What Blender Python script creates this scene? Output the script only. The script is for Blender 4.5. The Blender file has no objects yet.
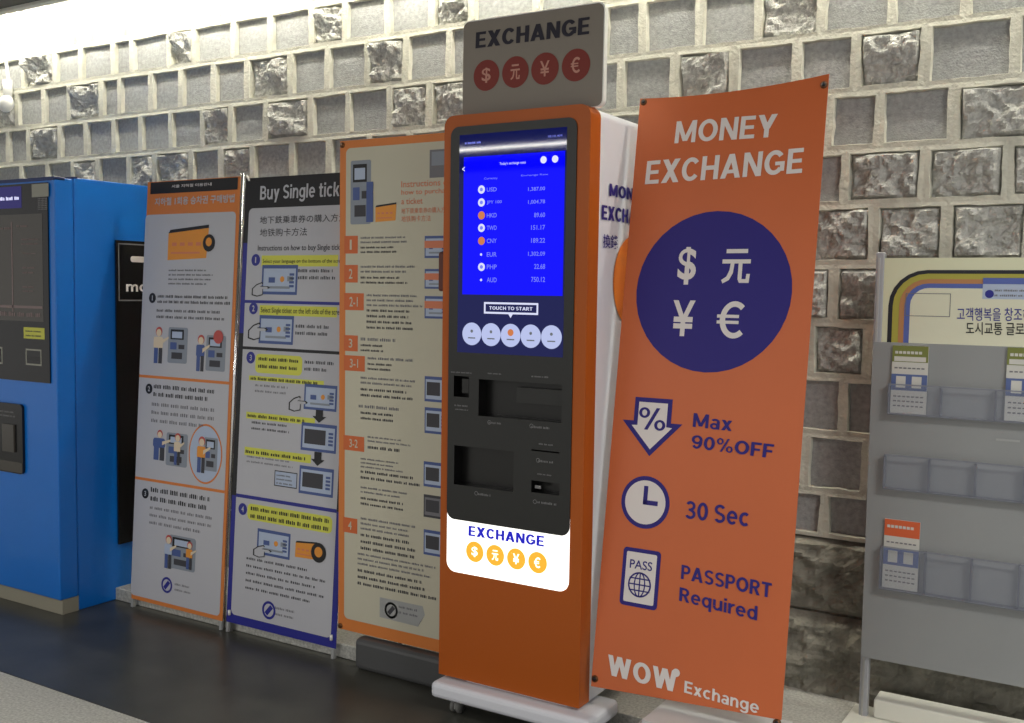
import bpy, bmesh, math, random
from mathutils import Vector, Matrix, noise
from mathutils.geometry import tessellate_polygon
C = bpy.context.scene.collection
rnd = random.Random(7)
PI = math.pi

# ------------------------------------------------------------------ camera
F = 1034.0
YAW, PITCH, ROLL = 0.549295, 0.0667526, 0.0152698
EYE = Vector((0, 0, 1.4))
fw = Vector((-math.sin(YAW)*math.cos(PITCH), math.cos(YAW)*math.cos(PITCH), -math.sin(PITCH)))
rt = fw.cross(Vector((0, 0, 1))).normalized()
up = rt.cross(fw)
cr, sr = math.cos(ROLL), math.sin(ROLL)
RT, UP = cr*rt + sr*up, -sr*rt + cr*up
cd = bpy.data.cameras.new('camera'); cam = bpy.data.objects.new('camera', cd); C.objects.link(cam)
m3 = Matrix((RT, UP, -fw)).transposed()
cam.matrix_world = Matrix.Translation(EYE) @ m3.to_4x4()
cd.sensor_width = 36; cd.lens = 36*F/1024; cd.clip_start = .05
bpy.context.scene.camera = cam

def ray(x, y):
    return RT*((x-512)/F) + UP*(-(y-361.5)/F) + fw
def onY(x, y, Y):            # measured point of the photograph on the vertical plane at depth Y
    d = ray(x, y); return EYE + d*(Y/d.y)

# ------------------------------------------------------------------ materials
def lin(c):
    return tuple(((v/255)/12.92 if v/255 <= .04045 else ((v/255+.055)/1.055)**2.4) for v in c) + (1,)
MATS = {}
def mat(name, rgb, rough=.6, metal=0, emit=0, emit_rgb=None, coat=0, alpha=1, spec=.5, vary=0, vscale=20, bump=0, bscale=60):
    if name in MATS: return MATS[name]
    m = bpy.data.materials.new(name); m.use_nodes = True
    n, l = m.node_tree.nodes, m.node_tree.links
    b = n['Principled BSDF']
    b.inputs['Base Color'].default_value = lin(rgb)
    b.inputs['Roughness'].default_value = rough; b.inputs['Metallic'].default_value = metal
    b.inputs['Specular IOR Level'].default_value = spec
    b.inputs['Coat Weight'].default_value = coat; b.inputs['Coat Roughness'].default_value = .03
    b.inputs['Alpha'].default_value = alpha
    if emit:
        b.inputs['Emission Color'].default_value = lin(emit_rgb or rgb); b.inputs['Emission Strength'].default_value = emit
    if vary or bump:
        tc = n.new('ShaderNodeTexCoord')
        if vary:
            t = n.new('ShaderNodeTexNoise'); t.inputs['Scale'].default_value = vscale; t.inputs['Detail'].default_value = 6
            l.new(tc.outputs['Object'], t.inputs['Vector'])
            r = n.new('ShaderNodeMapRange'); r.inputs['From Min'].default_value = .3; r.inputs['From Max'].default_value = .7
            r.inputs['To Min'].default_value = 1-vary; r.inputs['To Max'].default_value = 1+vary
            l.new(t.outputs['Fac'], r.inputs['Value'])
            mx = n.new('ShaderNodeVectorMath'); mx.operation = 'SCALE'; mx.inputs[0].default_value = lin(rgb)[:3]
            l.new(r.outputs['Result'], mx.inputs['Scale']); l.new(mx.outputs[0], b.inputs['Base Color'])
        if bump:
            t2 = n.new('ShaderNodeTexNoise'); t2.inputs['Scale'].default_value = bscale; t2.inputs['Detail'].default_value = 8
            l.new(tc.outputs['Object'], t2.inputs['Vector'])
            bp = n.new('ShaderNodeBump'); bp.inputs['Strength'].default_value = bump; bp.inputs['Distance'].default_value = .01
            l.new(t2.outputs['Fac'], bp.inputs['Height']); l.new(bp.outputs['Normal'], b.inputs['Normal'])
    MATS[name] = m; return m

M = dict(
 mortar=mat('mortar', (208,207,194), .95, vary=.1, vscale=25, bump=.5, bscale=90),
 stone=mat('dressed_stone', (166,168,168), .9, spec=.2, vary=.2, vscale=60, bump=.35, bscale=170),
 rough=mat('split_stone', (196,196,192), .97, spec=.05, vary=.22, vscale=55, bump=.9, bscale=120),
 bigstone=mat('foundation_stone', (136,134,124), .95, spec=.15, vary=.35, vscale=14, bump=.9, bscale=35),
 granite=mat('pale_granite', (182,182,176), .6, vary=.28, vscale=110),
 tile=mat('dark_floor_tile', (70,70,64), .3, vary=.22, vscale=5, spec=.4),
 soffit=mat('dark_ceiling', (70,68,62), .7, vary=.1),
 cream=mat('cream_trim', (206,203,190), .7, vary=.05),
 tube=mat('lamp_tube', (255,252,240), .5, emit=80, emit_rgb=(255,250,236)),
 porange=mat('poster_orange', (216,128,62), .45, spec=.4),
 pcream=mat('poster_cream', (200,196,176), .45, spec=.4),
 pwhite=mat('poster_white', (190,191,198), .45, spec=.4),
 pblue=mat('poster_navy', (32,36,140), .4),
 black=mat('print_black', (22,22,26), .5),
 txt=mat('print_dark_grey', (62,62,68), .6),
 txt2=mat('print_mid_grey', (120,120,126), .6),
 yellow=mat('highlighter_yellow', (214,216,84), .5),
 salmon=mat('print_salmon', (218,128,92), .5),
 numor=mat('badge_orange', (208,104,52), .5),
 illblue=mat('drawing_blue', (72,92,150), .5), illgrey=mat('drawing_grey', (140,148,160), .5), illpale=mat('drawing_pale_blue', (178,192,216), .5),
 skin=mat('drawing_beige', (226,208,180), .5), red=mat('drawing_red', (190,80,74), .5), cardor=mat('card_orange', (230,150,52), .45),
 silver=mat('silver_sticker', (172,174,174), .35, metal=.3),
 steel=mat('brushed_steel', (190,190,188), .35, metal=.8),
 chrome=mat('polished_steel', (225,225,225), .2, metal=.9),
 kor=mat('kiosk_orange', (174,86,26), .35, spec=.25),
 kblack=mat('kiosk_black', (28,29,28), .4, vary=.05),
 hole=mat('kiosk_recess', (8,8,8), .3),
 kwhite=mat('kiosk_white', (228,230,238), .4),
 glabel=mat('label_grey', (120,120,122), .6),
 signf=mat('sign_face', (136,128,118), .5), signt=mat('sign_navy', (22,18,38), .5), signr=mat('sign_red', (124,36,24), .5), signs=mat('sign_symbol', (196,140,124), .5),
 acry=mat('acrylic_edge', (240,240,236), .3),
 scr=mat('screen_navy', (4,6,20), .04, emit=.9, emit_rgb=(6,14,78), spec=.4),
 scrb=mat('screen_blue', (0,0,30), .04, emit=1.0, emit_rgb=(0,0,255), spec=.22),
 scrt=mat('screen_text', (10,10,30), .2, emit=.9, emit_rgb=(120,130,255)),
 scrw=mat('screen_white', (20,20,20), .2, emit=.95, emit_rgb=(225,228,255)),
 scrbtn=mat('screen_button', (20,20,20), .1, emit=.85, emit_rgb=(196,206,250)),
 scro=mat('screen_orange', (20,20,20), .2, emit=.8, emit_rgb=(225,130,70)),
 lit=mat('lit_panel', (250,250,240), .4, emit=1.15, emit_rgb=(255,254,246)),
 litblue=mat('lit_blue', (20,20,180), .4, emit=.6, emit_rgb=(20,20,190)),
 litor=mat('lit_amber', (240,160,40), .4, emit=.75, emit_rgb=(250,178,50)),
 borange=mat('banner_vinyl', (204,104,56), .42, spec=.45, vary=.03, vscale=3),
 borb=mat('bright_orange', (232,124,36), .4),
 bpurple=mat('banner_indigo', (48,40,124), .5, spec=.25),
 bwhite=mat('banner_white', (226,220,218), .5),
 tank=mat('pale_plastic', (206,206,206), .45), tankd=mat('dark_grey_plastic', (80,81,82), .45),
 mblue=mat('machine_blue', (6,110,204), .3, coat=.2, vary=.03, vscale=5),
 mdark=mat('machine_edge_navy', (16,40,96), .4),
 mblack=mat('machine_black', (20,20,22), .25),
 mscr=mat('machine_screen', (62,60,56), .2, emit=.04, emit_rgb=(120,110,100)),
 mline=mat('machine_screen_text', (128,110,110), .5),
 led=mat('purple_led', (16,14,40), .4, emit=.25, emit_rgb=(60,50,170)),
 ledw=mat('white_led', (220,220,255), .4, emit=.9, emit_rgb=(220,220,255)),
 mbase=mat('machine_plinth', (150,146,130), .5),
 ysticker=mat('yellow_sticker', (196,196,76), .5), gsticker=mat('grey_sticker', (150,150,140), .6),
 rpost=mat('rack_aluminium', (176,178,184), .4, metal=.3), rboard=mat('rack_grey_board', (148,151,152), .5, vary=.03, vscale=4),
 rhead=mat('rack_header_cream', (226,228,196), .5), rinner=mat('rack_header_inner', (224,224,200), .5),
 pocket=mat('pocket_acrylic', (165,172,190), .15, alpha=.16),
 pedge=mat('pocket_edge', (140,144,156), .3, alpha=.6),
 olive=mat('stripe_olive', (176,170,70), .5), brown=mat('stripe_brown', (186,132,84), .5), sblue=mat('stripe_blue', (86,104,178), .5), bl=mat('stripe_black', (28,30,40), .5),
 bgreen=mat('brochure_olive', (120,128,60), .5), bpaper=mat('brochure_paper', (206,206,200), .5), bblue=mat('brochure_blue', (86,104,156), .5), bor=mat('brochure_orange', (216,98,52), .5),
 rubber=mat('grey_rubber', (120,120,118), .6), brass=mat('dull_brass', (110,70,40), .4, metal=.6),
 whiteb=mat('white_slab', (226,226,216), .5), dred=mat('dark_red_plastic', (96,40,24), .5),
)

# ------------------------------------------------------------------ object helpers
def tagp(o, label=None, cat=None, group=None, kind=None):
    for k, v in (('label', label), ('category', cat), ('group', group), ('kind', kind)):
        if v: o[k] = v
    return o
def thing(name, label, cat, loc=(0,0,0), u=(1,0,0), v=(0,0,1), group=None):
    """Empty with local X along u, local Z along v, local -Y towards the viewer."""
    o = bpy.data.objects.new(name, None); C.objects.link(o)
    u = Vector(u).normalized(); v = Vector(v); v = (v - u*v.dot(u)).normalized(); y = v.cross(u)
    m = Matrix((u, y, v)).transposed().to_4x4()
    o.matrix_world = Matrix.Translation(Vector(loc)) @ m
    o.empty_display_size = .1
    return tagp(o, label, cat, group)

class MB:
    def __init__(s): s.v, s.f, s.m, s.mats, s.sm = [], [], [], [], []
    def mi(s, m):
        if m not in s.mats: s.mats.append(m)
        return s.mats.index(m)
    def add(s, vs, fs, m, smooth=False):
        b = len(s.v); s.v += [tuple(v) for v in vs]; k = s.mi(m)
        for f in fs: s.f.append([i+b for i in f]); s.m.append(k); s.sm.append(smooth)
    def box(s, x0, y0, z0, x1, y1, z1, m, bev=0):
        if bev <= 0:
            vs = [(x,y,z) for x in (x0,x1) for y in (y0,y1) for z in (z0,z1)]
            s.add(vs, [(0,1,3,2),(4,6,7,5),(0,4,5,1),(2,3,7,6),(0,2,6,4),(1,5,7,3)], m)
        else:
            bm = bmesh.new(); bmesh.ops.create_cube(bm, size=1)
            for v in bm.verts: v.co = Vector(((x0+x1)/2+v.co.x*(x1-x0), (y0+y1)/2+v.co.y*(y1-y0), (z0+z1)/2+v.co.z*(z1-z0)))
            bmesh.ops.bevel(bm, geom=bm.edges[:], offset=bev, segments=3, affect='EDGES', profile=.5)
            s.bm(bm, m)
    def bm(s, bm, m, smooth=False):
        bm.verts.index_update()
        s.add([v.co[:] for v in bm.verts], [[v.index for v in f.verts] for f in bm.faces], m, smooth); bm.free()
    def tube(s, pts, r, m, n=12, r2=None):
        pts = [Vector(p) for p in pts]; vs = []; fs = []
        for i, p in enumerate(pts):
            d = (pts[min(i+1, len(pts)-1)] - pts[max(i-1, 0)]).normalized()
            a = d.cross(Vector((0,0,1)) if abs(d.z) < .9 else Vector((1,0,0))).normalized(); b = d.cross(a)
            rr = r if r2 is None else r + (r2-r)*i/(len(pts)-1)
            for k in range(n):
                t = 2*PI*k/n; vs.append(p + a*rr*math.cos(t) + b*rr*math.sin(t))
        for i in range(len(pts)-1):
            for k in range(n): fs.append((i*n+k, i*n+(k+1) % n, (i+1)*n+(k+1) % n, (i+1)*n+k))
        fs.append(tuple(range(n))[::-1]); fs.append(tuple(range((len(pts)-1)*n, len(pts)*n)))
        s.add(vs, fs, m, True)
    def sphere(s, c, r, m, sc=(1,1,1)):
        bm = bmesh.new(); bmesh.ops.create_uvsphere(bm, u_segments=20, v_segments=12, radius=r)
        for v in bm.verts: v.co = Vector((c[0]+v.co.x*sc[0], c[1]+v.co.y*sc[1], c[2]+v.co.z*sc[2]))
        s.bm(bm, m, True)
    def obj(s, name, parent=None, recalc=False):
        if not s.v: return None
        me = bpy.data.meshes.new(name); me.from_pydata(s.v, [], s.f); me.update()
        for mt in s.mats: me.materials.append(mt)
        me.polygons.foreach_set('material_index', s.m); me.polygons.foreach_set('use_smooth', s.sm)
        if recalc:
            bm = bmesh.new(); bm.from_mesh(me); bmesh.ops.recalc_face_normals(bm, faces=bm.faces[:]); bm.to_mesh(me); bm.free()
        o = bpy.data.objects.new(name, me); C.objects.link(o); o.parent = parent
        return o

def _ring(cx, cy, rx, ry, a0, a1, t):
    n = max(8, int((a1-a0)/9)); A = [math.radians(a0+(a1-a0)*i/n) for i in range(n+1)]
    o = [(cx+rx*math.cos(a), cy+ry*math.sin(a)) for a in A]; q = [(cx+(rx-t)*math.cos(a), cy+(ry-t*.9)*math.sin(a)) for a in A]
    return [(o[i], o[i+1], q[i+1], q[i]) for i in range(n)]
def _b(x0, y0, x1, y1): return [((x0,y0),(x1,y0),(x1,y1),(x0,y1))]
def _d(x0, y0, x1, y1, h): return [((x0-h/2,y0),(x0+h/2,y0),(x1+h/2,y1),(x1-h/2,y1))]
_T = .2; _L = .17
BOLD = {
 'E': (.62, _b(0,0,_T,1)+_b(0,0,.62,_L)+_b(0,.42,.57,.58)+_b(0,1-_L,.61,1)), 'F': (.6, _b(0,0,_T,1)+_b(0,.4,.53,.56)+_b(0,1-_L,.6,1)),
 'X': (.8, _d(.13,0,.67,1,.25)+_d(.67,0,.13,1,.25)), 'C': (.76, _ring(.4,.5,.4,.5,38,322,_T)), 'G': (.82, _ring(.41,.5,.41,.5,38,325,_T)+_b(.44,.38,.82,.53)+_b(.64,.14,.82,.5)),
 'H': (.74, _b(0,0,_T,1)+_b(.54,0,.74,1)+_b(.1,.41,.64,.59)), 'A': (.84, _d(.11,0,.42,1,.22)+_d(.73,0,.42,1,.22)+_b(.22,.2,.62,.35)),
 'N': (.76, _b(0,0,.19,1)+_b(.57,0,.76,1)+_d(.11,1,.65,0,.22)), 'M': (.92, _b(0,0,.18,1)+_b(.74,0,.92,1)+_d(.1,1,.46,.08,.2)+_d(.82,1,.46,.08,.2)),
 'O': (.84, _ring(.42,.5,.42,.5,0,360,_T)), 'Y': (.78, _d(.12,1,.39,.38,.24)+_d(.66,1,.39,.38,.24)+_b(.29,0,.49,.45)),
 'W': (1.14, _d(.1,1,.3,0,.2)+_d(.3,0,.57,1,.2)+_d(.57,1,.84,0,.2)+_d(.84,0,1.04,1,.2)), 'T': (.68, _b(0,1-_L,.68,1)+_b(.24,0,.44,1)),
 'P': (.66, _b(0,0,_T,1)+_b(.1,.84,.37,1)+_b(.1,.38,.37,.54)+_ring(.36,.69,.3,.31,-90,90,.18)), 'R': (.7, _b(0,0,_T,1)+_b(.1,.84,.37,1)+_b(.1,.4,.37,.56)+_ring(.36,.7,.3,.3,-90,90,.18)+_d(.36,.46,.6,0,.22)),
 'S': (.66, _ring(.33,.72,.32,.28,25,270,.17)+_ring(.33,.28,.33,.28,-155,90,.17)), 'B': (.68, _b(0,0,_T,1)+_b(.1,.84,.37,1)+_b(.1,.43,.4,.58)+_b(.1,0,.4,.16)+_ring(.34,.72,.3,.28,-90,90,.17)+_ring(.37,.29,.31,.29,-90,90,.17)),
 'U': (.74, _b(0,.35,_T,1)+_b(.54,.35,.74,1)+_ring(.37,.37,.37,.37,180,360,_T)), 'K': (.76, _b(0,0,_T,1)+_d(.28,.42,.64,1,.22)+_d(.34,.58,.66,0,.22)),
 '9': (.66, _ring(.33,.67,.33,.33,0,360,.18)+_ring(.33,.5,.33,.5,-140,5,.18)), '0': (.66, _ring(.33,.5,.33,.5,0,360,.19)), '3': (.64, _ring(.31,.73,.3,.27,-90,155,.17)+_ring(.31,.28,.33,.28,-155,90,.17)+_b(.2,.45,.35,.58)),
 '%': (1.0, _ring(.21,.76,.2,.24,0,360,.11)+_ring(.79,.24,.2,.24,0,360,.11)+_d(.3,0,.7,1,.13)),
 'a': (.56, _ring(.25,.21,.25,.23,0,360,.15)+_b(.38,0,.56,.5)+_ring(.29,.5,.27,.25,0,150,.16)), 'x': (.62, _d(.11,0,.51,.74,.21)+_d(.51,0,.11,.74,.21)),
 'e': (.64, _ring(.32,.37,.32,.38,0,318,.17)+_b(.08,.31,.63,.44)), 'c': (.58, _ring(.33,.37,.33,.38,48,312,.18)), 'u': (.62, _b(0,.3,.18,.74)+_b(.44,0,.62,.74)+_ring(.28,.28,.28,.3,180,350,.17)),
 'q': (.64, _ring(.31,.37,.31,.38,0,360,.17)+_b(.46,-.25,.64,.74)), 'd': (.64, _ring(.31,.37,.31,.38,0,360,.17)+_b(.46,0,.64,1)), 'g': (.64, _ring(.31,.39,.31,.36,0,360,.17)+_b(.46,-.02,.64,.74)+_ring(.32,.0,.32,.27,-160,0,.17)),
 'i': (.18, _b(0,0,.18,.72)+_b(0,.83,.18,1)), 'l': (.18, _b(0,0,.18,1)), 'r': (.4, _b(0,0,.18,.74)+_ring(.36,.42,.3,.32,75,165,.17)), 'n': (.6, _b(0,0,.18,.74)+_b(.42,0,.6,.45)+_ring(.33,.44,.27,.31,0,165,.17)),
 'h': (.6, _b(0,0,.18,1)+_b(.42,0,.6,.45)+_ring(.33,.44,.27,.31,0,165,.17)), 'm': (.96, _b(0,0,.18,.74)+_b(.39,0,.57,.45)+_b(.78,0,.96,.45)+_ring(.32,.44,.25,.31,0,165,.17)+_ring(.71,.44,.25,.31,0,165,.17)),
 'o': (.66, _ring(.33,.37,.33,.38,0,360,.18)), 'b': (.64, _ring(.33,.37,.31,.38,0,360,.17)+_b(0,0,.18,1)), 'y': (.62, _d(.1,.74,.33,.05,.2)+_d(.52,.74,.2,-.24,.2)), 't': (.42, _b(.1,.1,.28,.95)+_b(0,.6,.42,.74)+_b(.14,0,.42,.14)), 'k': (.6, _b(0,0,.18,1)+_d(.22,.3,.48,.74,.2)+_d(.28,.42,.51,0,.2)),
 's': (.54, _ring(.27,.54,.26,.21,25,270,.14)+_ring(.27,.21,.27,.21,-155,90,.14)), ' ': (.2, []),
}
_txt = {}
def glyphs(body, bold):
    k = (body, bold)
    if k not in _txt and bold >= .02 and all(c in BOLD for c in body):
        x = 0; vs = []; fs = []
        for c in body:
            w, qs = BOLD[c]
            if bold >= .04: qs = qs+[tuple((p[0]+.05, p[1]) for p in q) for q in qs]; w += .05
            for q in qs:
                ar = sum(q[i][0]*q[(i+1) % 4][1]-q[(i+1) % 4][0]*q[i][1] for i in range(4)); n = len(vs)
                vs += [Vector((p[0]+x, p[1], len(fs)*.0000045)) for p in q]; fs.append([n, n+1, n+2, n+3] if ar > 0 else [n+3, n+2, n+1, n])
            x += w+.10
        x0 = min(v.x for v in vs); x1 = max(v.x for v in vs); y0 = min(v.y for v in vs); y1 = max(v.y for v in vs)
        _txt[k] = ([((v.x-x0)/(x1-x0), (v.y-y0)/(y1-y0), v.z) for v in vs], fs, 1)
    if k not in _txt:
        cu = bpy.data.curves.new('t', 'FONT'); cu.body = body; cu.offset = bold; cu.space_line = .85; cu.resolution_u = 4
        if bold > .02: cu.space_character = 1.08
        o = bpy.data.objects.new('t', cu); C.objects.link(o); bpy.context.view_layer.update()
        me = bpy.data.meshes.new_from_object(o.evaluated_get(bpy.context.evaluated_depsgraph_get()))
        vs = [v.co.copy() for v in me.vertices]; fs = [list(p.vertices) for p in me.polygons]
        bpy.data.objects.remove(o); bpy.data.meshes.remove(me); bpy.data.curves.remove(cu)
        x0 = min(v.x for v in vs); x1 = max(v.x for v in vs); y0 = min(v.y for v in vs); y1 = max(v.y for v in vs)
        _txt[k] = ([((v.x-x0)/(x1-x0), (v.y-y0)/(y1-y0), v.z) for v in vs], fs, (x1-x0)/(y1-y0))
    return _txt[k]

def circle_pts(u, v, r, n=40, ry=None, a0=0, a1=2*PI):
    return [(u+r*math.cos(a0+(a1-a0)*k/n), v+(ry or r)*math.sin(a0+(a1-a0)*k/n)) for k in range(n if a1-a0 > 6.28 else n+1)]
def rr_pts(u0, v0, u1, v1, r, n=6, corners=(1,1,1,1)):
    out = []
    for (cu, cv, a, on) in ((u1-r, v0+r, -PI/2, corners[1]), (u1-r, v1-r, 0, corners[2]), (u0+r, v1-r, PI/2, corners[3]), (u0+r, v0+r, PI, corners[0])):
        if on:
            for k in range(n+1):
                t = a+PI/2*k/n; out.append((cu+r*math.cos(t), cv+r*math.sin(t)))
        else: out.append((cu+r*(1 if math.cos(a)+math.cos(a+PI/2) > 0 else -1), cv+r*(1 if math.sin(a)+math.sin(a+PI/2) > 0 else -1)))
    return out    # corners order: bl, br, tr, tl

class Surf:
    """A flat face of a thing: local origin o, axes a (right) and b (up), outward normal a x b."""
    def __init__(s, th, o=(0,0,0), a=(1,0,0), b=(0,0,1)):
        s.th = th; s.o = Vector(o); s.a = Vector(a); s.b = Vector(b); s.n = s.a.cross(s.b)
        s.W = th.matrix_world.copy() if th else Matrix(); s.Wi = s.W.inverted()
    def P(s, u, v, w=0): return s.o + s.a*u + s.b*v + s.n*w
    def at(s, x, y):         # measured point of the photograph -> (u, v) on this face
        e = s.Wi @ EYE; d = s.Wi.to_3x3() @ ray(x, y)
        t = (s.o-e).dot(s.n)/d.dot(s.n); q = e+d*t-s.o
        return q.dot(s.a), q.dot(s.b)
    def box(s, x0, y0, x1, y1):  # top-left and bottom-right marks -> u0,v0,u1,v1
        a, b = s.at(x0, y0), s.at(x1, y1); return a[0], b[1], b[0], a[1]

class Dec(MB):
    """Flat printed or cut shapes lying on a Surf."""
    def __init__(s, surf): super().__init__(); s.s = surf; s.auto = None
    def poly(s, pts, m, w=.001, holes=()):
        loops = [[Vector((p[0], p[1], 0)) for p in pts]] + [[Vector((p[0], p[1], 0)) for p in h] for h in holes]
        flat = [p for l in loops for p in l]
        tris = []
        for t in tessellate_polygon(loops):
            a, b, c = (flat[i] for i in t)
            tris.append(t if (b-a).cross(c-a).z > 0 else (t[0], t[2], t[1]))
        s.add([s.s.P(p.x, p.y, w) for p in flat], tris, m)
    def rect(s, u0, v0, u1, v1, m, w=.001): s.poly([(u0,v0),(u1,v0),(u1,v1),(u0,v1)], m, w)
    def R(s, x0, y0, x1, y1, m, w=.001): s.rect(*s.s.box(x0, y0, x1, y1), m, w)
    def rr(s, u0, v0, u1, v1, r, m, w=.001, corners=(1,1,1,1)): s.poly(rr_pts(u0, v0, u1, v1, r, corners=corners), m, w)
    def frame(s, u0, v0, u1, v1, t, m, w=.001):
        s.poly([(u0,v0),(u1,v0),(u1,v1),(u0,v1)], m, w, [[(u0+t,v0+t),(u1-t,v0+t),(u1-t,v1-t),(u0+t,v1-t)]])
    def cut(s, name, parent):
        o = s.obj(name, parent); s.v, s.f, s.m, s.mats, s.sm = [], [], [], [], []; return o
    def disc(s, u, v, r, m, w=.001, ry=None): s.poly(circle_pts(u, v, r, ry=ry), m, w)
    def ring(s, u, v, r, t, m, w=.001, ry=None): s.poly(circle_pts(u, v, r, ry=ry), m, w, [circle_pts(u, v, r-t, ry=(ry or r)-t)])
    def C(s, x, y, r, m, w=.001, ry=None): u, v = s.s.at(x, y); s.disc(u, v, r, m, w, ry)
    def text(s, body, u0, v0, u1, v1, m, w=.0015, bold=0):
        vs, fs, _ = glyphs(body, bold)
        s.add([s.s.P(u0+(u1-u0)*x, v0+(v1-v0)*y, w+z) for x, y, z in vs], fs, m)
    def T(s, body, xl, yb, xr, yt, m, w=.0015, bold=0):   # marks: bottom-left and top-right
        a, b = s.s.at(xl, yb), s.s.at(xr, yt); s.text(body, a[0], a[1], b[0], b[1], m, w, bold)
    def slab(s, pts, m, w0, w1, holes=(), hole_m=None):
        """prism from depth w0 (back) to w1 (front) with holes cut through the front only"""
        s.poly(pts, m, w1, holes)
        n = len(pts)
        for loop, mm, flip in [(pts, m, 0)] + [(h, hole_m or m, 1) for h in holes]:
            n = len(loop); vs = [s.s.P(p[0], p[1], w1) for p in loop] + [s.s.P(p[0], p[1], w0) for p in loop]
            s.add(vs, [((i, i+n, (i+1) % n+n, (i+1) % n) if not flip else (i, (i+1) % n, (i+1) % n+n, i+n)) for i in range(n)], mm)
        if not holes:
            loops = [[Vector((p[0], p[1], 0)) for p in pts]]
            s.add([s.s.P(p[0], p[1], w0) for p in pts], [t[::-1] for t in tessellate_polygon(loops)], m)
    def A(s, body, bl, br, tl, m, w=.0015, bold=0):       # marks: bottom-left, bottom-right, top-left
        a, b, c = (Vector(s.s.at(*p)) for p in (bl, br, tl)); vs, fs, _ = glyphs(body, bold)
        s.add([s.s.P(*(a+(b-a)*x+(c-a)*y), w+z) for x, y, z in vs], fs, m)
    def euro(s, u0, v0, u1, v1, m, w):
        c = u0+(u1-u0)*.6, (v0+v1)/2; rx, ry = (u1-u0)*.5, (v1-v0)/2; k = .62
        P = [(c[0]+rx*math.cos(t), c[1]+ry*math.sin(t)) for t in [math.radians(48+264*i/24) for i in range(25)]]
        Q = [(c[0]+rx*k*math.cos(t), c[1]+ry*(k+.08)*math.sin(t)) for t in [math.radians(48+264*i/24) for i in range(25)]]
        s.poly(P+Q[::-1], m, w)
        for q in (.1, -.22): s.rect(u0, c[1]+ry*q, u0+(u1-u0)*.76, c[1]+ry*(q+.17), m, w+.0003)
    def yuan(s, u0, v0, u1, v1, m, w):
        W, H = u1-u0, v1-v0; q = lambda x, y: (u0+W*x, v0+H*y)
        s.rect(*q(.12,.88), *q(.88,1), m, w); s.rect(*q(0,.58), *q(1,.70), m, w)
        s.poly([q(.30,.6), q(.27,.38), q(.18,.2), q(0,.1), q(.06,0), q(.28,.1), q(.40,.3), q(.44,.6)], m, w)
        s.poly([q(.58,.6), q(.58,.12), q(.64,.02), q(.98,.02), q(1,.28), q(.88,.28), q(.86,.13), q(.72,.13), q(.72,.6)], m, w)
    def sym(s, ch, u0, v0, u1, v1, m, w, bold):
        if ch == '€': s.euro(u0, v0, u1, v1, m, w)
        elif ch == '元': s.yuan(u0, v0, u1, v1, m, w)
        else: s.text(ch, u0, v0, u1, v1, m, w, bold)
    def bars(s, x0, y0, x1, y1, n, m, w=.0012, fill=.45, seed=0, ragged=.25):
        r = random.Random(int(x0*7+y0*13)+seed); u0, u1 = s.s.at(x0, y0)[0], s.s.at(x1, y1)[0]; v0, v1 = s.s.at((x0+x1)/2, y1)[1], s.s.at((x0+x1)/2, y0)[1]; h = max((v1-v0)/n, .004)
        for i in range(n):
            vb = v1-h*(i+.5)-h*fill/2; u = u0; end = u1-(u1-u0)*ragged*r.random() if n > 1 else u1
            while u < end-.004:
                L = min(h*(.6+2.6*r.random()), end-u, .05); k = u
                # a word: run of letter-like strokes of slightly differing heights
                while k < u+L-.001:
                    q = min(h*.28*(.7+.6*r.random())+.0012, u+L-k); hh = h*fill*(.72+.28*r.random())
                    s.rect(k, vb, k+q*.66, vb+hh*.9, m, w); k += q
                u += L+h*.3
        if s.auto: s.cut('small_print', s.auto)

# ------------------------------------------------------------------ the setting
WY = 3.5; PZ = .055; PF = 2.96       # wall face, plinth height, plinth front
XL, XR = -9.0, 2.4
LZ = [2.93, 2.65, 2.467, 2.264, 2.07, 1.883, 1.705, 1.508, 1.314, 1.132, .94, .745, .589]
# joints seen in the photograph per course: (mean y per x is read along the course)
def jx(course, xs):
    zc = (LZ[course]+LZ[course+1])/2; out = []
    for x in xs:
        y = 200
        for _ in range(6):
            p = onY(x, y, WY); y += (p.z-zc)*230
        out.append(onY(x, y, WY).x)
    return out
SEEN = {
 0: ([18,46,71,88.5,119.5,146.6,181,216,248,285,319], ''),
 1: ([-5,23.5,55,81,113,132,169,194,234,270,311.7,345,387.5,432,472], '.r....r...r..r'),
 2: ([-8,17,44,69,101,120,151,181,213.6,247,290.6,327.5,367.7,406,449,490,530,568,604,643,700,759,822,892,967,1040], 'r..r.....r..r........r...'),
 3: ([8,29,60,86,114,140.5,171,203,231,266,311,348,390,429,470,515,570,621,675,734,797,856,925,1015], '.r.....r.r..rr....r..r.'),
 4: ([-6,22,48,73,98,129,155,191,221,253,292,329,370,410,455,500,550,610,670,730,828,880,954,1050], '...r.rr.r.............r'),
 5: ([780,845,924,1008,1090], '.rrr'),
 6: ([810,873,946,1030], 'rrr'),
 7: ([770,834,890,960], 'rr.'),
 8: ([809,868,940], 'rr'),
 9: ([780,843,900], '..'),
 10: ([740,805,866,930], '..r'),
 11: ([760,824,890], '..'),
}
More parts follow.
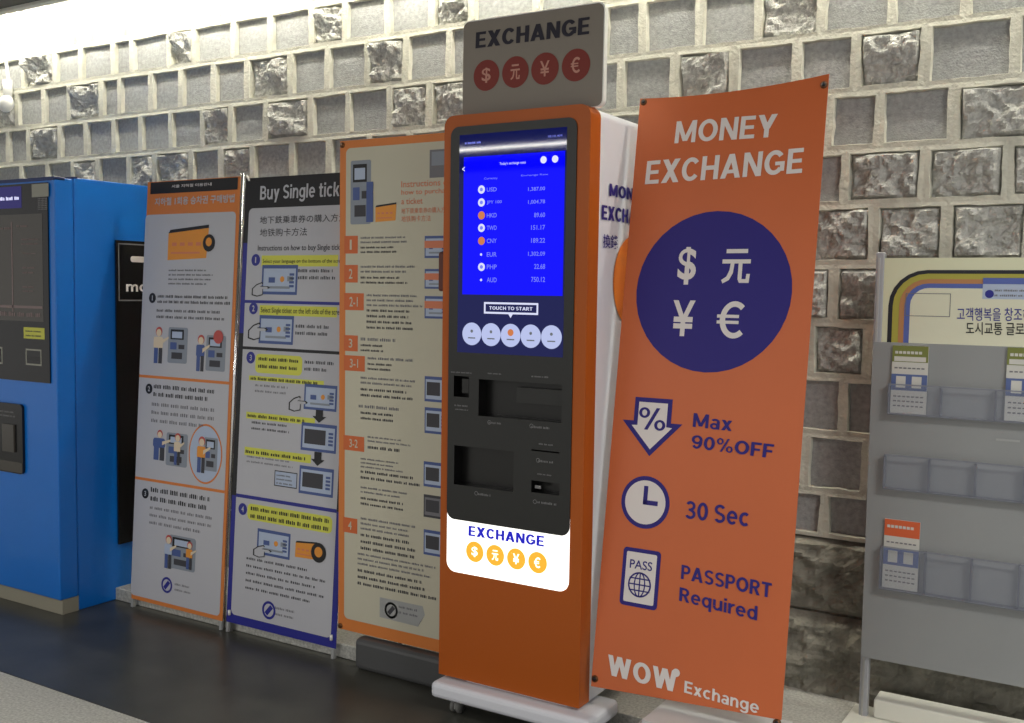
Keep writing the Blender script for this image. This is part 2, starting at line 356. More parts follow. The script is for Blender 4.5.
def wall():
    b = MB(); r = random.Random(3)
    seedv = Vector((3.1, 7.7, 1.3))
    def rock(x0, z0, x1, z1, y, amp, nx, nz, m, sc=9):
        vs = []; fs = []
        ox = r.random()*50; ph = r.random()*6; tilt = (r.random()-.5)*.5
        for j in range(nz+1):
            for i in range(nx+1):
                s_, t_ = i/nx, j/nz
                x = x0+(x1-x0)*s_; z = z0+(z1-z0)*t_
                edge = min(1, min(s_, 1-s_)*nx/2.2, min(t_, 1-t_)*nz/2.0)
                q = Vector((x*sc+ox, z*sc*1.2, ph))
                h = .55+.7*noise.noise(q*.6)+.55*(.5-abs(noise.noise(q*1.2)))+.22*noise.noise(q*3.1)+.12*noise.noise(q*8.3)+tilt*(s_-.5)-.3*(1-t_)
                vs.append((x, y-amp*max(0, h)*edge, z))
        for j in range(nz):
            for i in range(nx):
                a = j*(nx+1)+i; fs.append((a, a+1, a+nx+2, a+nx+1))
        b.add(vs, fs, m)
    for c in range(len(LZ)-1):
        z1, z0 = LZ[c], LZ[c+1]
        xs, fl = SEEN.get(c, ([], '')); X = jx(c, xs); kinds = [(fl[i] if i < len(fl) else '.') for i in range(len(X)-1)]
        while X and X[0] > XL: X.insert(0, X[0]-(.17+.09*r.random())); kinds.insert(0, 'r' if r.random() < .25 else '.')
        while X[-1] < XR: X.append(X[-1]+(.18+.14*r.random())); kinds.append('r' if r.random() < (.25 if c < 4 else .5) else '.')
        for i in range(len(X)-1):
            a, d = X[i], X[i+1]; J = lambda s=.004: (r.random()-.5)*2*s
            mo = .0185
            O = [(a, z0), (d, z0), (d, z1), (a, z1)]
            I = [(a+mo+J(), z0+mo*.85+J(.003)), (d-mo+J(), z0+mo*.85+J(.003)), (d-mo+J(), z1-mo*.85+J(.003)), (a+mo+J(), z1-mo*.85+J(.003))]
            dep = .019 if kinds[i] == '.' else .032
            # subdivided wavy mortar lip
            def loop(P, k, jit):
                out = []
                for e in range(4):
                    p, q = P[e], P[(e+1) % 4]
                    for t in range(k): out.append((p[0]+(q[0]-p[0])*t/k + (J(jit) if t else 0), p[1]+(q[1]-p[1])*t/k + (J(jit) if t else 0)))
                return out
            k = 5; lo, li = loop(O, k, 0), loop(I, k, .0022); n = len(lo)
            lm = [((p[0]*.12+q[0]*.88), (p[1]*.12+q[1]*.88)) for p, q in zip(lo, li)]
            vs = [(p[0], WY-.002+0*J(), p[1]) for p in lo] + [(p[0], WY-.004, p[1]) for p in lm] + [(p[0], WY+.004, p[1]) for p in li] + [(p[0], WY+dep, p[1]) for p in li]
            fs = []
            for L in range(3):
                for t in range(n): fs.append((L*n+t, L*n+(t+1) % n, (L+1)*n+(t+1) % n, (L+1)*n+t))
            b.add(vs, fs, M['mortar'])
            bx0, bz0 = min(p[0] for p in li)-.003, min(p[1] for p in li)-.003; bx1, bz1 = max(p[0] for p in li)+.003, max(p[1] for p in li)+.003
            if kinds[i] == '.': rock(bx0, bz0, bx1, bz1, WY+dep-.001, .006, 5, 5, M['stone'], 4)
            else: rock(bx0, bz0, bx1, bz1, WY+dep-.002, .064, 26, 20, M['rough'], 14)
    # two courses of large rough foundation stones without mortar
    for z0, z1 in ((.328, .589), (.0, .328)):
        x = XL-.15 if z0 > .1 else XL-.35
        while x < XR:
            w = (1.25 if z0 > .1 else 1.15); rock(x+.004, z0+.004, x+w-.004, z1-.004, WY+.015, .062, 90, 24, M['bigstone'], 9); x += w
    b.box(XL, WY+.045, 0, XR, WY+.25, 2.95, M['mortar'])
    o = b.obj('wall_back'); o['kind'] = 'structure'
wall()

b = MB(); b.box(XL, PF, 0, XR, WY+.04, PZ, M['granite'], .004); tagp(b.obj('trim_1'), kind='structure')
b = MB()
b.box(XL, 2.17, -.1, XR, PF+.1, 0, M['tile']); tagp(b.obj('trim_2'), kind='structure')
b = MB(); b.box(XL, -4.5, -.1, XR, 2.165, 0, M['granite']); b.box(XL, 2.165, -.1, XR, 2.17, -.002, M['txt2']); tagp(b.obj('floor'), kind='structure')
b = MB(); b.box(XL, -4.5, 2.78, XR, 3.16, 2.95, M['soffit']); tagp(b.obj('ceiling'), kind='structure')
b = MB(); b.box(XL, 3.16, 2.91, XR, WY+.04, 2.95, M['cream']); b.box(XL, 3.16, 2.765, XR, 3.2, 2.91, M['cream'], .004); tagp(b.obj('trim_3'), kind='structure')

# lamps of the cove above the wall
def cove(i, x):
    t = thing('cove_lamp', 'white strip lamp in the ceiling cove, %s' % (['far left above the blue machine', 'above the upright cable and the blue machine', 'above the two leaning instruction posters', 'above the illuminated exchange kiosk', 'above the orange vinyl banner', 'above the leaflet rack'][i]), 'lamp', (x, 3.33, 2.855), group='cove lamps along the wall top')
    b = MB(); b.box(-.66, -.02, .02, .66, .02, .05, M['cream'], .004); b.obj('housing', t)
    b = MB(); b.tube([(-.64, 0, 0), (.64, 0, 0)], .013, M['tube']); b.obj('tube', t)
for i, x in enumerate((-6.6, -5.2, -3.8, -2.4, -1.0, .4)): cove(i, x)

# ------------------------------------------------------------------ small drawing kit for printed pictures
def pic_machine(d, x0, y0, x1, y1, w=.0015):
    u0, v0, u1, v1 = d.s.box(x0, y0, x1, y1); W, H = u1-u0, v1-v0
    d.rr(u0, v0, u1, v1, W*.08, M['illgrey'], w); d.rect(u0+W*.12, v0+H*.66, u1-W*.2, v1-H*.06, M['black'], w+.0005)
    d.rect(u0+W*.2, v0+H*.7, u1-W*.28, v1-H*.12, M['illpale'], w+.001); d.rect(u0+W*.12, v0+H*.38, u0+W*.45, v0+H*.58, M['illblue'], w+.0005)
    d.rect(u0+W*.55, v0+H*.4, u1-W*.15, v0+H*.52, M['txt'], w+.0005); d.rect(u0+W*.2, v0+H*.12, u1-W*.25, v0+H*.3, M['txt'], w+.0005)
def pic_person(d, x0, y0, x1, y1, shirt, w=.002):
    u0, v0, u1, v1 = d.s.box(x0, y0, x1, y1); W, H = u1-u0, v1-v0; c = (u0+u1)/2
    d.disc(c, v1-H*.14, H*.13, M['red'], w); d.disc(c, v1-H*.17, H*.1, M['skin'], w+.0005)
    d.rr(c-W*.26, v0+H*.4, c+W*.22, v1-H*.28, W*.08, shirt, w)
    d.poly([(c+W*.1, v0+H*.62), (u1, v0+H*.74), (u1, v0+H*.68), (c+W*.1, v0+H*.5)], M['skin'], w+.0004)
    d.rect(c-W*.22, v0, c-W*.02, v0+H*.42, M['illblue'], w+.0002); d.rect(c+W*.02, v0, c+W*.2, v0+H*.42, M['txt'], w+.0002)
def pic_screen(d, x0, y0, x1, y1, dark=0, w=.0015):
    u0, v0, u1, v1 = d.s.box(x0, y0, x1, y1); W, H = u1-u0, v1-v0
    d.rect(u0, v0, u1, v1, M['illblue'] if dark < 2 else M['txt'], w); d.rect(u0+W*.05, v0+H*.1, u1-W*.05, v1-H*.12, M['illpale'] if dark < 2 else M['txt2'], w+.0004)
    if dark: d.rect(u0+W*.1, v0+H*.25, u1-W*.3, v1-H*.22, M['txt'], w+.0008)
    else:
        d.rect(u0+W*.2, v0+H*.4, u0+W*.38, v0+H*.58, M['illblue'], w+.0008); d.disc(u0+W*.58, v0+H*.52, W*.06, M['cardor'], w+.0008)
        d.rect(u0+W*.72, v0+H*.45, u0+W*.88, v0+H*.62, M['illgrey'], w+.0008); d.rect(u0+W*.2, v0+H*.2, u0+W*.8, v0+H*.28, M['illgrey'], w+.0008)
    for k in range(4): d.rect(u1-W*.22, v0+H*(.25+.13*k), u1-W*.09, v0+H*(.33+.13*k), M['illblue'], w+.0008)
def pic_hand(d, x0, y0, x1, y1, w=.003):
    u0, v0, u1, v1 = d.s.box(x0, y0, x1, y1); W, H = u1-u0, v1-v0
    P = [(0,.1),(0,.55),(.25,.85),(.55,1),(.62,.92),(.45,.72),(.9,.72),(1,.62),(.9,.54),(.62,.54),(.62,.12),(.3,0)]
    d.poly([(u0+W*p[0], v0+H*p[1]) for p in P], M['black'], w)
    cx, cy = u0+W*.45, v0+H*.45
    d.poly([(cx+(u0+W*p[0]-cx)*.84, cy+(v0+H*p[1]-cy)*.84) for p in P], M['pwhite'], w+.0005)
def pic_card(d, x0, y0, x1, y1, w=.0015):
    u0, v0, u1, v1 = d.s.box(x0, y0, x1, y1); W, H = u1-u0, v1-v0
    d.poly([(u0, v0), (u1-W*.04, v0+H*.06), (u1, v1), (u0, v1-H*.14)], M['cardor'], w)
    d.poly([(u0, v1-H*.14), (u1, v1), (u1, v1+H*.1), (u0+W*.05, v1-H*.03)], M['black'], w+.0005)
    for k in range(4): d.rect(u0+W*(.1+.2*k), v0+H*.45, u0+W*(.22+.2*k), v0+H*.56, M['salmon'], w+.0005)
    d.rect(u0+W*.08, v0+H*.2, u1-W*.2, v0+H*.26, M['salmon'], w+.0005)
def badge(d, x, y, r, ch, m=None):
    u, v = d.s.at(x, y); d.disc(u, v, r, m or M['black'], .0015)
    e_ = .12 if ch == '1' else .28
    d.text(ch, u-r*e_, v-r*.5, u+r*e_, v+r*.5, M['pwhite'], .002, .02)
def pic_logo(d, x, y, r, m):
    u, v = d.s.at(x, y); d.ring(u, v, r, r*.28, m, .0015)
    d.poly([(u-r*.62, v-r*.3), (u-r*.2, v-r*.62), (u+r*.62, v+r*.3), (u+r*.2, v+r*.62)], m, .0016)

# ------------------------------------------------------------------ poster 1 (leaning, orange border)
def lean(Y0, z0, Y1, z1): return (0, Y1-Y0, z1-z0)
t = thing('instruction_poster', 'tall leaning white instruction poster with orange border, beside the blue ticket machine', 'poster', (-3.731, 2.932, .038), v=lean(2.93,.017,3.037,1.85))
W1, H1 = .563, 1.819
S = Surf(t)
d = Dec(S); d.slab([(0,0),(W1,0),(W1,H1),(0,H1)], M['porange'], -.003, 0)
hb = S.box(151, 181, 239, 189.5); d.rect(.02, hb[1], W1-.012, H1-.003, M['black'], .001)
bl_ = S.at(134.3, 595); tr_ = S.at(236.3, 211.5); a = S.at(146, 211)
d.rr(a[0], bl_[1], tr_[0], tr_[1], .02, M['pwhite'], .001); d.obj('poster_sheet', t)
pw0, pw1 = a[0], tr_[0]
d = Dec(S)
for y in (379.5, 485.5): v = S.at(185, y)[1]; d.rect(pw0, v-.006, pw1, v+.006, M['porange'], .0014); d.cut('section_divider', t)
d = Dec(S); d.T('서울 지하철 이용안내', 172, 188, 212, 182.5, M['bwhite'], .002, .01); d.cut('heading_lettering', t); d.T('지하철 1회용 승차권 구매방법', 155, 206, 235, 194, M['pwhite'], .002, .02); d.obj('heading_lettering', t)
d = Dec(S); d.auto = t; d.bars(169,268,218,286, 4, M['txt']); d.bars(158,294,231,305,2,M['black'],fill=.6,ragged=.05); d.bars(157,308,230,321,2,M['txt'],fill=.5)
d.bars(154,385,224,401,2,M['black'],fill=.6); d.bars(152,403,222,428,3,M['txt2'],fill=.5); d.bars(151,490,217,508,2,M['black'],fill=.6); d.bars(150,509,216,532,3,M['txt2'],fill=.45); d.bars(175,583,192,594,2,M['txt2'])
d.obj('small_print', t)
d = Dec(S); badge(d,152.7,298,.022,'1'); d.cut('number_badge', t); badge(d,149.3,388.7,.022,'2'); d.cut('number_badge', t); badge(d,145.5,493.4,.022,'3'); d.cut('number_badge', t)
d = Dec(S); pic_card(d,169,229,208,260); d.C(209.4,243,.036,M['black'],.0028); d.C(209.4,242,.018,M['cardor'],.0034); d.obj('card_picture', t)
d = Dec(S); pic_machine(d,169,327,187,364); pic_person(d,150,326,168,364,M['skin']); d.obj('ticket_machine_picture', t)
d = Dec(S); pic_machine(d,207,335,225,372); pic_person(d,193,334,209,372,M['illblue']); d.C(219,337,.028,M['red'],.004); d.obj('ticket_slot_picture', t)
d = Dec(S); pic_machine(d,167,432,187,468); pic_person(d,148,428,172,462,M['illblue']); pic_person(d,172,432,184,466,M['skin'],.0035); d.obj('queue_picture', t)
d = Dec(S); u, v = S.at(205.5, 454); d.disc(u, v, .1, M['porange'], .0012, .125); d.disc(u, v, .093, M['illpale'], .0016, .117); pic_machine(d,205,437,217,472,.002); pic_person(d,194,435,210,474,M['cardor'],.003); d.obj('oval_picture', t)
d = Dec(S); pic_machine(d,170,534,195,573); pic_person(d,162,533,176,570,M['illpale'],.0035); pic_person(d,184,540,196,571,M['cardor'],.0035); d.obj('recharge_picture', t)
d = Dec(S); pic_logo(d,167,585,.034,M['pblue']); d.obj('operator_logo', t)
b = MB(); b.tube([(W1+.002, .010, -.036), (W1+.004, .010, H1+.015)], .005, M['chrome'], r2=.010); b.obj('support_pole', t)
for x in (0, W1-.014): b = MB(); b.box(x, -.004, -.038, x+.014, .016, .0, M['silver'], .003); b.obj('stand_foot', t)
# ------------------------------------------------------------------ poster 2
t = thing('instruction_poster', 'leaning instruction poster headed Buy Single ticket, navy and black border with yellow highlights', 'poster', (-3.144, 2.932, .042), v=lean(2.93,.019,3.045,1.84))
W2, H2 = .585, 1.807
S = Surf(t)
vb = lambda y: S.at(250, y)[1]
d = Dec(S); d.slab([(0,0),(W2,0),(W2,H2),(0,H2)], M['pblue'], -.003, 0)
tb = S.at(250, 208.5); ib = S.at(231.8, 614); ir = S.at(331, 637)
d.rect(0, S.at(245,243)[1], W2, H2, M['black'], .0006); d.rect(0, S.at(234,495)[1], W2, S.at(240,333)[1], M['black'], .0006)
d.rr(tb[0]-.004, ib[1], ir[0], tb[1], .022, M['pwhite'], .001); d.obj('poster_sheet', t)
q0, q1 = tb[0]-.004, ir[0]
d = Dec(S)
for x, y, mm, hh in ((290,302.5,'pblue',.006), (285,350,'black',.006), (280,502,'pblue',.007)): v = S.at(x, y)[1]; d.rect(q0, v-hh, q1, v+hh, M[mm], .0014); d.cut('section_divider', t)
d = Dec(S); d.T('Buy Single ticket', 260, 203.5, 353, 181, M['pwhite'], .0015, .025); d.obj('title_lettering', t)
d = Dec(S); d.T('地下鉄乗車券の購入方法', 260, 224, 347, 213.5, M['txt'], .002, .004); d.cut('subtitle_lettering', t); d.T('地铁购卡方法', 260, 236.7, 307.6, 227.5, M['txt'], .002); d.cut('subtitle_lettering', t); d.T('Instructions on how to buy Single ticket', 258, 252.5, 345, 244, M['txt'], .002, .01)
d.obj('subtitle_lettering', t)
d = Dec(S)
for q in ((262,255.5,338,266.5),(260,305,337,317.5),(249.4,375.3,324,386),(246.6,411.5,315,425.5),(245,446.5,311,463.5)): d.R(*q, M['yellow'], .0014); d.cut('highlight_band', t)
u0,v0,u1,v1 = S.box(256,353.5,302,376); d.rr(u0,v0,u1,v1,.02,M['yellow'],.0014); d.cut('highlight_band', t); u0,v0,u1,v1 = S.box(248,503,332,534); d.rr(u0,v0,u1,v1,.02,M['yellow'],.0014); d.obj('highlight_band', t)
d = Dec(S); d.auto = t; d.T('Select your language on the bottom of the screen',263,264,345,259,M['black'],.002,.005); d.cut('small_print', t); d.T('Select Single ticket on the left side of the screen',261,314,344,309.5,M['black'],.002,.005); d.cut('small_print', t)
d.bars(259,356,300,371,2,M['black'],.002,.5,ragged=.05); d.bars(251,377.5,318,383.5,1,M['black'],.002,.55,ragged=.02); d.bars(248,414.5,305,421.5,1,M['black'],.002,.5,ragged=.02); d.bars(246,451,306,458.5,1,M['black'],.002,.5,ragged=.02); d.bars(251,510.5,330,526,2,M['black'],.002,.6,ragged=.02)
d.bars(298.7,267,336,281,2,M['txt'],fill=.55); d.bars(296,323,335,337,2,M['txt'],fill=.55); d.bars(305,359,335,373,2,M['txt'],fill=.55,ragged=.3); d.bars(255.5,383.5,292,395,2,M['txt2']); d.bars(252,421,290,433,2,M['txt']); d.bars(247,457,300,467,2,M['txt2']); d.bars(246.6,562,328,600,5,M['txt'],fill=.4); d.bars(275.3,606.6,295,619,2,M['txt2'])
d.obj('small_print', t)
d = Dec(S)
for x, y, ch in ((256,260,'1'),(253.7,308.4,'2'),(251,357.6,'3'),(243,509,'4')): badge(d, x, y, .024, ch, M['pblue']); d.cut('number_badge', t)
for q, dk, hd in (((262.7,265,297,295),0,(252.7,282,270,297)),((260,315,293,345),0,(249,322,268,341)),((305,383.5,336.5,412),0,(289.7,395,308,413)),((302,422,336,454),1,None),((300,465,333,498),1,None),((258,528,289.7,560),0,(254,543,272,560))):
    d = Dec(S); pic_screen(d, *q, dark=dk)
    if hd: pic_hand(d, *hd)
    d.obj('touchscreen_picture', t)
d = Dec(S); u0,v0,u1,v1 = S.box(275,470,297,489); d.frame(u0,v0,u1,v1,.004,M['txt'],.0016); d.rect(u0,v0,u1,v1,M['illpale'],.0013); d.bars(277,474,295,486,3,M['txt2'],.002); d.obj('receipt_picture', t)
d = Dec(S)
for x, y0, y1 in ((320,410,423),(318.5,452,466)):
    (u, v1), (_, v0) = S.at(x, y0), S.at(x, y1); d.poly([(u-.018,v1),(u-.018,v0+.025),(u-.035,v0+.025),(u,v0),(u+.035,v0+.025),(u+.018,v0+.025),(u+.018,v1)], M['black'], .003); d.cut('down_arrow', t)
d = Dec(S); pic_card(d,296,540,317,561); d.C(319,552.7,.038,M['black'],.003); d.C(319,552,.02,M['cardor'],.0036); d.obj('card_picture', t)
d = Dec(S); pic_logo(d,269,610.2,.036,M['pblue']); d.obj('operator_logo', t)
for pa, pb_, r_ in (((.022,-.004,H2-.01),(.004,0,H2+.012),.004), ((W2-.02,-.004,.03),(W2-.02,-.006,.05),.006), ((.02,-.004,.03),(.02,-.006,.05),.006)): b = MB(); b.tube([pa,pb_], r_, M['acry']); b.obj('corner_tie', t)
b = MB(); b.tube([(.02, .012, -.04), (.03, .012, H2-.02)], .006, M['steel']); b.obj('support_pole', t)
for x in (.002, W2-.02): b = MB(); b.box(x, -.004, -.042, x+.014, .016, .0, M['silver'], .003); b.obj('stand_foot', t)
# ------------------------------------------------------------------ poster 3 (upright, cream)
t = thing('instruction_banner', 'upright cream banner with orange border and orange step numbers, standing left of the kiosk', 'banner', (-2.545, 2.93, 0))
W3 = .565; z30, z31 = .125, 1.942
S = Surf(t)
d = Dec(S); d.slab([(0,z30),(W3,z30),(W3,z31),(0,z31)], M['porange'], -.002, 0)
a = S.at(346.3,148.5); c = S.at(344.8,618)
d.rr(a[0], c[1], W3-.02, a[1], .02, M['pcream'], .001); d.obj('banner_sheet', t)
d = Dec(S); d.T('Instructions on', 401.6, 187.5, 452, 178.5, M['salmon'], .002, .005); d.cut('title_lettering', t); d.T('how to purchase', 401.6, 196.5, 452, 187.5, M['salmon'], .002, .005); d.cut('title_lettering', t); d.T('a ticket', 401.6, 204.5, 423, 197.5, M['salmon'], .002, .005); d.cut('title_lettering', t)
d.T('地下鉄乗車券の購入方法', 401.6, 214, 450, 206.5, M['salmon'], .002); d.cut('title_lettering', t); d.T('地铁购卡方法', 401.6, 222, 431, 215, M['salmon'], .002); d.obj('title_lettering', t)
d = Dec(S); pic_machine(d,351,161,371,224); d.R(367,182,373.5,222,M['illblue'],.003); d.obj('ticket_machine_picture', t)
d = Dec(S); pic_card(d,375.7,205,396.6,221.5); d.obj('card_picture', t)
d = Dec(S); d.R(430,150,448,177,M['txt2'],.0015); d.R(432,152,445,165,M['illgrey'],.002); d.obj('station_picture', t)
for (x0,y0,x1,y1,ch) in ((344.7,236,358,253.5,'1'),(344.7,265,358,282.6,'2'),(344.7,293,364,310.5,'2-1'),(344.7,335,358,351.5,'3'),(345,355,365,371.7,'3-1'),(345,435,364.4,452,'3-2'),(345,517,357.5,534,'4')):
    d = Dec(S); u0,v0,u1,v1 = S.box(x0,y0,x1,y1); u0 = a[0]-.006; d.rect(u0,v0,u1,v1,M['numor'],.0015); n_ = .3 if ch == '1' else len(ch)
    c_ = (u0+u1)/2; wd = .011*n_+.004; hh = (v1-v0)*.28; d.text(ch, c_-wd/2-.002, (v0+v1)/2-hh, c_+wd/2, (v0+v1)/2+hh, M['pcream'], .002, .01); d.obj('number_badge', t)
d = Dec(S); d.auto = t
for q in ((361,235,418,244,2,'txt2'),(361,245,402,254,2,'txt'),(361,264,419,274,2,'txt2'),(361,275,408,285,2,'txt'),(367,293,423,308,3,'txt2'),(367,308,423,331,4,'txt'),(361,336,396,343,1,'txt2'),(361,343,388,353,2,'txt'),(368,356,413,362,1,'txt2'),(368,362,400,372,2,'txt'),(361,377,421,387,2,'txt2'),(361,388,421,400,2,'txt'),(359,404,402,411,1,'txt2'),(361,411,394,422,2,'txt'),(368,437,411,445,2,'txt2'),(368,445,400,452,1,'txt'),(361,459,405,471,3,'txt2'),(361,472,421,484,2,'txt'),(361,488,409,497,2,'txt2'),(361,498,404,509,2,'txt'),(361,520,417,535,3,'txt2'),(361,536,421,556,3,'txt'),(358,558,438,573,3,'txt2'),(358,574,438,594,3,'txt')):
    d.bars(*q[:4], q[4], M[q[5]], .002, .5)
d.obj('small_print', t)
for (q, dk) in (((425,236,447,258),0),((425,269,447,289),0),((425,296,447,319),0),((425,376,447,403),1),((425,407,446,435),1),((424,461,446,489),1),((424,494,446,520),2),((424,529,446,558),1)):
    d = Dec(S); pic_screen(d, *q, dark=dk)
    if dk == 0: u0,v0,u1,v1 = S.box(*q); d.rect(u0,v0+(v1-v0)*.45,u1,v0+(v1-v0)*.78,M['salmon'],.0025)
    d.obj('touchscreen_picture', t)
d = Dec(S); u0,v0,u1,v1 = S.box(380,597,425,627); d.poly([(u0,v0),(u1-.03,v0-.004),(u1,v1-.03),(u1-.01,v1),(u0,v1)], M['silver'], .0015); d.poly([(u1-.03,v0-.004),(u1-.024,v0+.01),(u1,v1-.03)], M['txt2'], .0016); pic_logo(d,391.4,610.3,.03,M['txt']); d.bars(399,606,421,617,2,M['txt2'],.002); d.obj('silver_sticker', t)
for u_, v_ in ((.012, z30+.012), (.012, z31-.015), (W3-.012, z30+.012), (W3-.012, z31-.015)):
    b = MB(); b.tube([(u_, .004, v_), (u_, -.004, v_)], .010, M['brass']); b.obj('grommet', t)
b = MB(); b.box(.105, -.035, 0, W3-.01, .026, .118, M['tankd'], .02); b.obj('water_tank_base', t)
b = MB(); b.tube([(W3/2, .014, .1), (W3/2, .02, .3), (W3/2, .02, z31-.05)], .008, M['steel']); b.tube([(.0, .004, z31-.015), (W3/2, .02, z31-.1), (W3, .004, z31-.015)], .005, M['steel']); b.tube([(.0, .004, z30+.015), (W3/2, .02, z30+.1), (W3, .004, z30+.015)], .005, M['steel']); b.obj('pole_frame', t)

# ------------------------------------------------------------------ the kiosk
KX0, KX1, KY, KZ0, KZ1, KD = -1.972, -1.44, 2.78, .117, 1.966, 3.27
t = thing('exchange_kiosk', 'tall orange and white currency exchange kiosk with a blue lit touchscreen, on white wheeled base', 'kiosk', (KX0, KY, 0))
KW = KX1-KX0
S = Surf(t); SS = Surf(t, (KW,0,0), (0,1,0), (0,0,1))     # front and right side
pL = S.at(447.5, 500)[0]; pR = S.at(570.5, 500)[0]; pB = (S.at(460, 519)[1]+S.at(560, 536)[1])/2; pT = (S.at(460,125.5)[1]+S.at(570,119)[1])/2
lB = (S.at(460,573)[1]+S.at(560,591)[1])/2
d = Dec(S); out = rr_pts(0, KZ0, KW, KZ1, .035, corners=(0,0,1,1))
d.slab(out, M['kor'], -.068, 0, [rr_pts(pL+.004, lB+.004, pR-.004, pT-.004, .02)], M['kor'])
d.obj('front_shell', t)
d = Dec(S); d.slab(rr_pts(0.002, KZ0, KW-.002, KZ1-.004, .03, corners=(0,0,1,1)), M['kwhite'], -(KD-KY), -.068)
d.obj('cabinet', t)
# front panel with recesses
o1 = S.box(454.6,375.5,469.5,397.5); o2a, o2b = S.at(479.5,379), S.at(562,423); o2 = (o2a[0], o2b[1], o2b[0], o2a[1])
o3 = S.box(455,445,513.8,491.8); o4 = S.box(532,449,560,453.5); o5 = S.box(532,480,560,495.5)
sc0 = S.at(460.5,135.5); sc1 = S.at(563.5,357.5)
holes = [[(q[0],q[1]),(q[2],q[1]),(q[2],q[3]),(q[0],q[3])] for q in (o1,o2,o3,o4,o5)]
d = Dec(S); d.slab(rr_pts(pL, pB, pR, pT, .03), M['kblack'], -.045, .004, holes, M['hole']); pan = d.obj('front_panel', t)
d = Dec(S)
for q in (o1,o2,o3,o4,o5): d.rect(q[0]-.002,q[1]-.002,q[2]+.002,q[3]+.002,M['hole'],-.04)
u0,v0,u1,v1 = o1; d.slab([(u0+.022,v0+.012),(u1-.012,v0+.012),(u1-.012,v1-.01),(u0+.022,v1-.01)], M['kblack'], -.04, -.012)
u0,v0,u1,v1 = o2; d.slab([(u0+(u1-u0)*.42,v0+.05),(u1,v0+.05),(u1,v1-.02),(u0+(u1-u0)*.42,v1-.02)], M['kblack'], -.04, -.02)
u0,v0,u1,v1 = o5; d.rect(u0+.008,v1-.026,u0+.03,v1-.016,M['glabel'],-.005)
d.obj('cash_trays', pan)
d = Dec(S)
Z = lambda x, y: (445+x/4.985, 365+y/4.985)
for q in ((35,30,138,43),(218,36,288,49),(435,50,520,65),(222,280,293,297),(435,299,525,320),(472,387,542,402),(470,470,545,490),(465,538,540,552),(465,676,560,698),(170,635,232,655),(52,194,118,209),(55,216,120,227)):
    d.bars(*Z(q[0],q[1]), *Z(q[2],q[3]), 1, M['glabel'], .0052, .6, ragged=.02); d.cut('slot_label', pan)
for x, y in ((225,285),(435,303),(468,474),(452,680),(160,638)): u, v = S.at(*Z(x,y)); d.ring(u, v, .007, .0018, M['glabel'], .0052); d.cut('slot_symbol', pan)
# screen
d = Dec(S); d.slab([(sc0[0],sc1[1]),(sc1[0],sc1[1]),(sc1[0],sc0[1]),(sc0[0],sc0[1])], M['scr'], .003, .0045); scr = d.obj('touchscreen', t)
d = Dec(S); e0 = S.at(464.8,157.5); e1 = S.at(563.3,296); d.rect(e0[0],e1[1],e1[0],e0[1],M['scrb'],.005)
d.obj('rate_table_area', scr)
d = Dec(S); d.T('Today’s exchange rates',500.5,166,526.6,161,M['scrw'],.0056); d.cut('screen_lettering', scr); d.T('Currency',485,180.5,498.6,177,M['scrt'],.0056); d.cut('screen_lettering', scr); d.T('Exchange Rate',522,177,549,173.5,M['scrt'],.0056); d.cut('screen_lettering', scr)
d.C(544.4,160,.011,M['scrw'],.0056); d.cut('screen_icon', scr); d.C(556,159.2,.011,M['scrw'],.0056); d.cut('screen_icon', scr); d.T('10:10 AM',549,137.8,563,134.5,M['scrt'],.0056); d.cut('screen_lettering', scr); d.bars(466,141,482,144.5,1,M['scrt'],.0056,.7,ragged=0); d.cut('screen_lettering', scr)
d.text('<', sc0[0]+.012, e0[1]-.045, sc0[0]+.022, e0[1]-.03, M['scrw'], .0056, .02)
d.cut('screen_lettering', scr)
yy = (189.7,202.6,215.5,228,241,254.6,267,280)
rows = (('USD','1,387.00','w'),('JPY 100','1,004.78','w'),('HKD','89.60','o'),('TWD','151.17','w'),('CNY','189.22','o'),('EUR','1,302.09','n'),('PHP','22.68','w'),('AUD','750.12','n'))
for y, (n_, val, fl) in zip(yy, rows):
    k = (0 if fl != 'n' else 0); sl = (y-225)*.0
    d.T(n_, 487.7, y+2.2, 487.7+(10 if len(n_) == 3 else 15), y-2.4, M['scrt'], .0056, .012)
    d.T(val, 546-(17 if len(val) > 6 else (14 if len(val) > 5 else 11)), y+2.0, 546, y-3.0, M['scrt'], .0056, .012)
    if fl == 'o': d.C(482.4, y, .013, M['scro'], .0056)
    if fl == 'w': d.C(482.4, y, .013, M['scrw'], .0056); d.C(482.4, y, .006, M['scrt'], .006)
    if fl == 'n': d.C(482, y, .004, M['scrw'], .0056)
    d.cut('exchange_rate_row', scr)
d = Dec(S); u0,v0,u1,v1 = S.box(485,302,539,315); m0 = (v0+v1)/2; d.frame(u0,v0,u1,v1,.006,M['scrw'],.0056); c_ = (u0+u1)/2; d.poly([(c_-.008,v0),(c_,v0-.012),(c_+.008,v0)],M['scrw'],.0056)
d.text('TOUCH TO START', u0+.02, v0+.013, u1-.02, v1-.013, M['scrw'], .0058, .03); d.obj('start_prompt', scr)
vbt = S.at(511.5,335.4)[1]
for i, x in enumerate((472.7,491.9,511.5,531.6,552.3)):
    u = S.at(x,335.4)[0]; d = Dec(S); d.disc(u, vbt, .0365, M['scrbtn'], .0056)
    if i == 2: d.disc(u, vbt+.009, .011, M['scro'], .006)
    else: d.disc(u, vbt+.009, .005, M['illgrey'], .006)
    d.rect(u-.014, vbt-.015, u+.014, vbt-.011, M['illgrey'], .006); d.obj('language_button', scr)
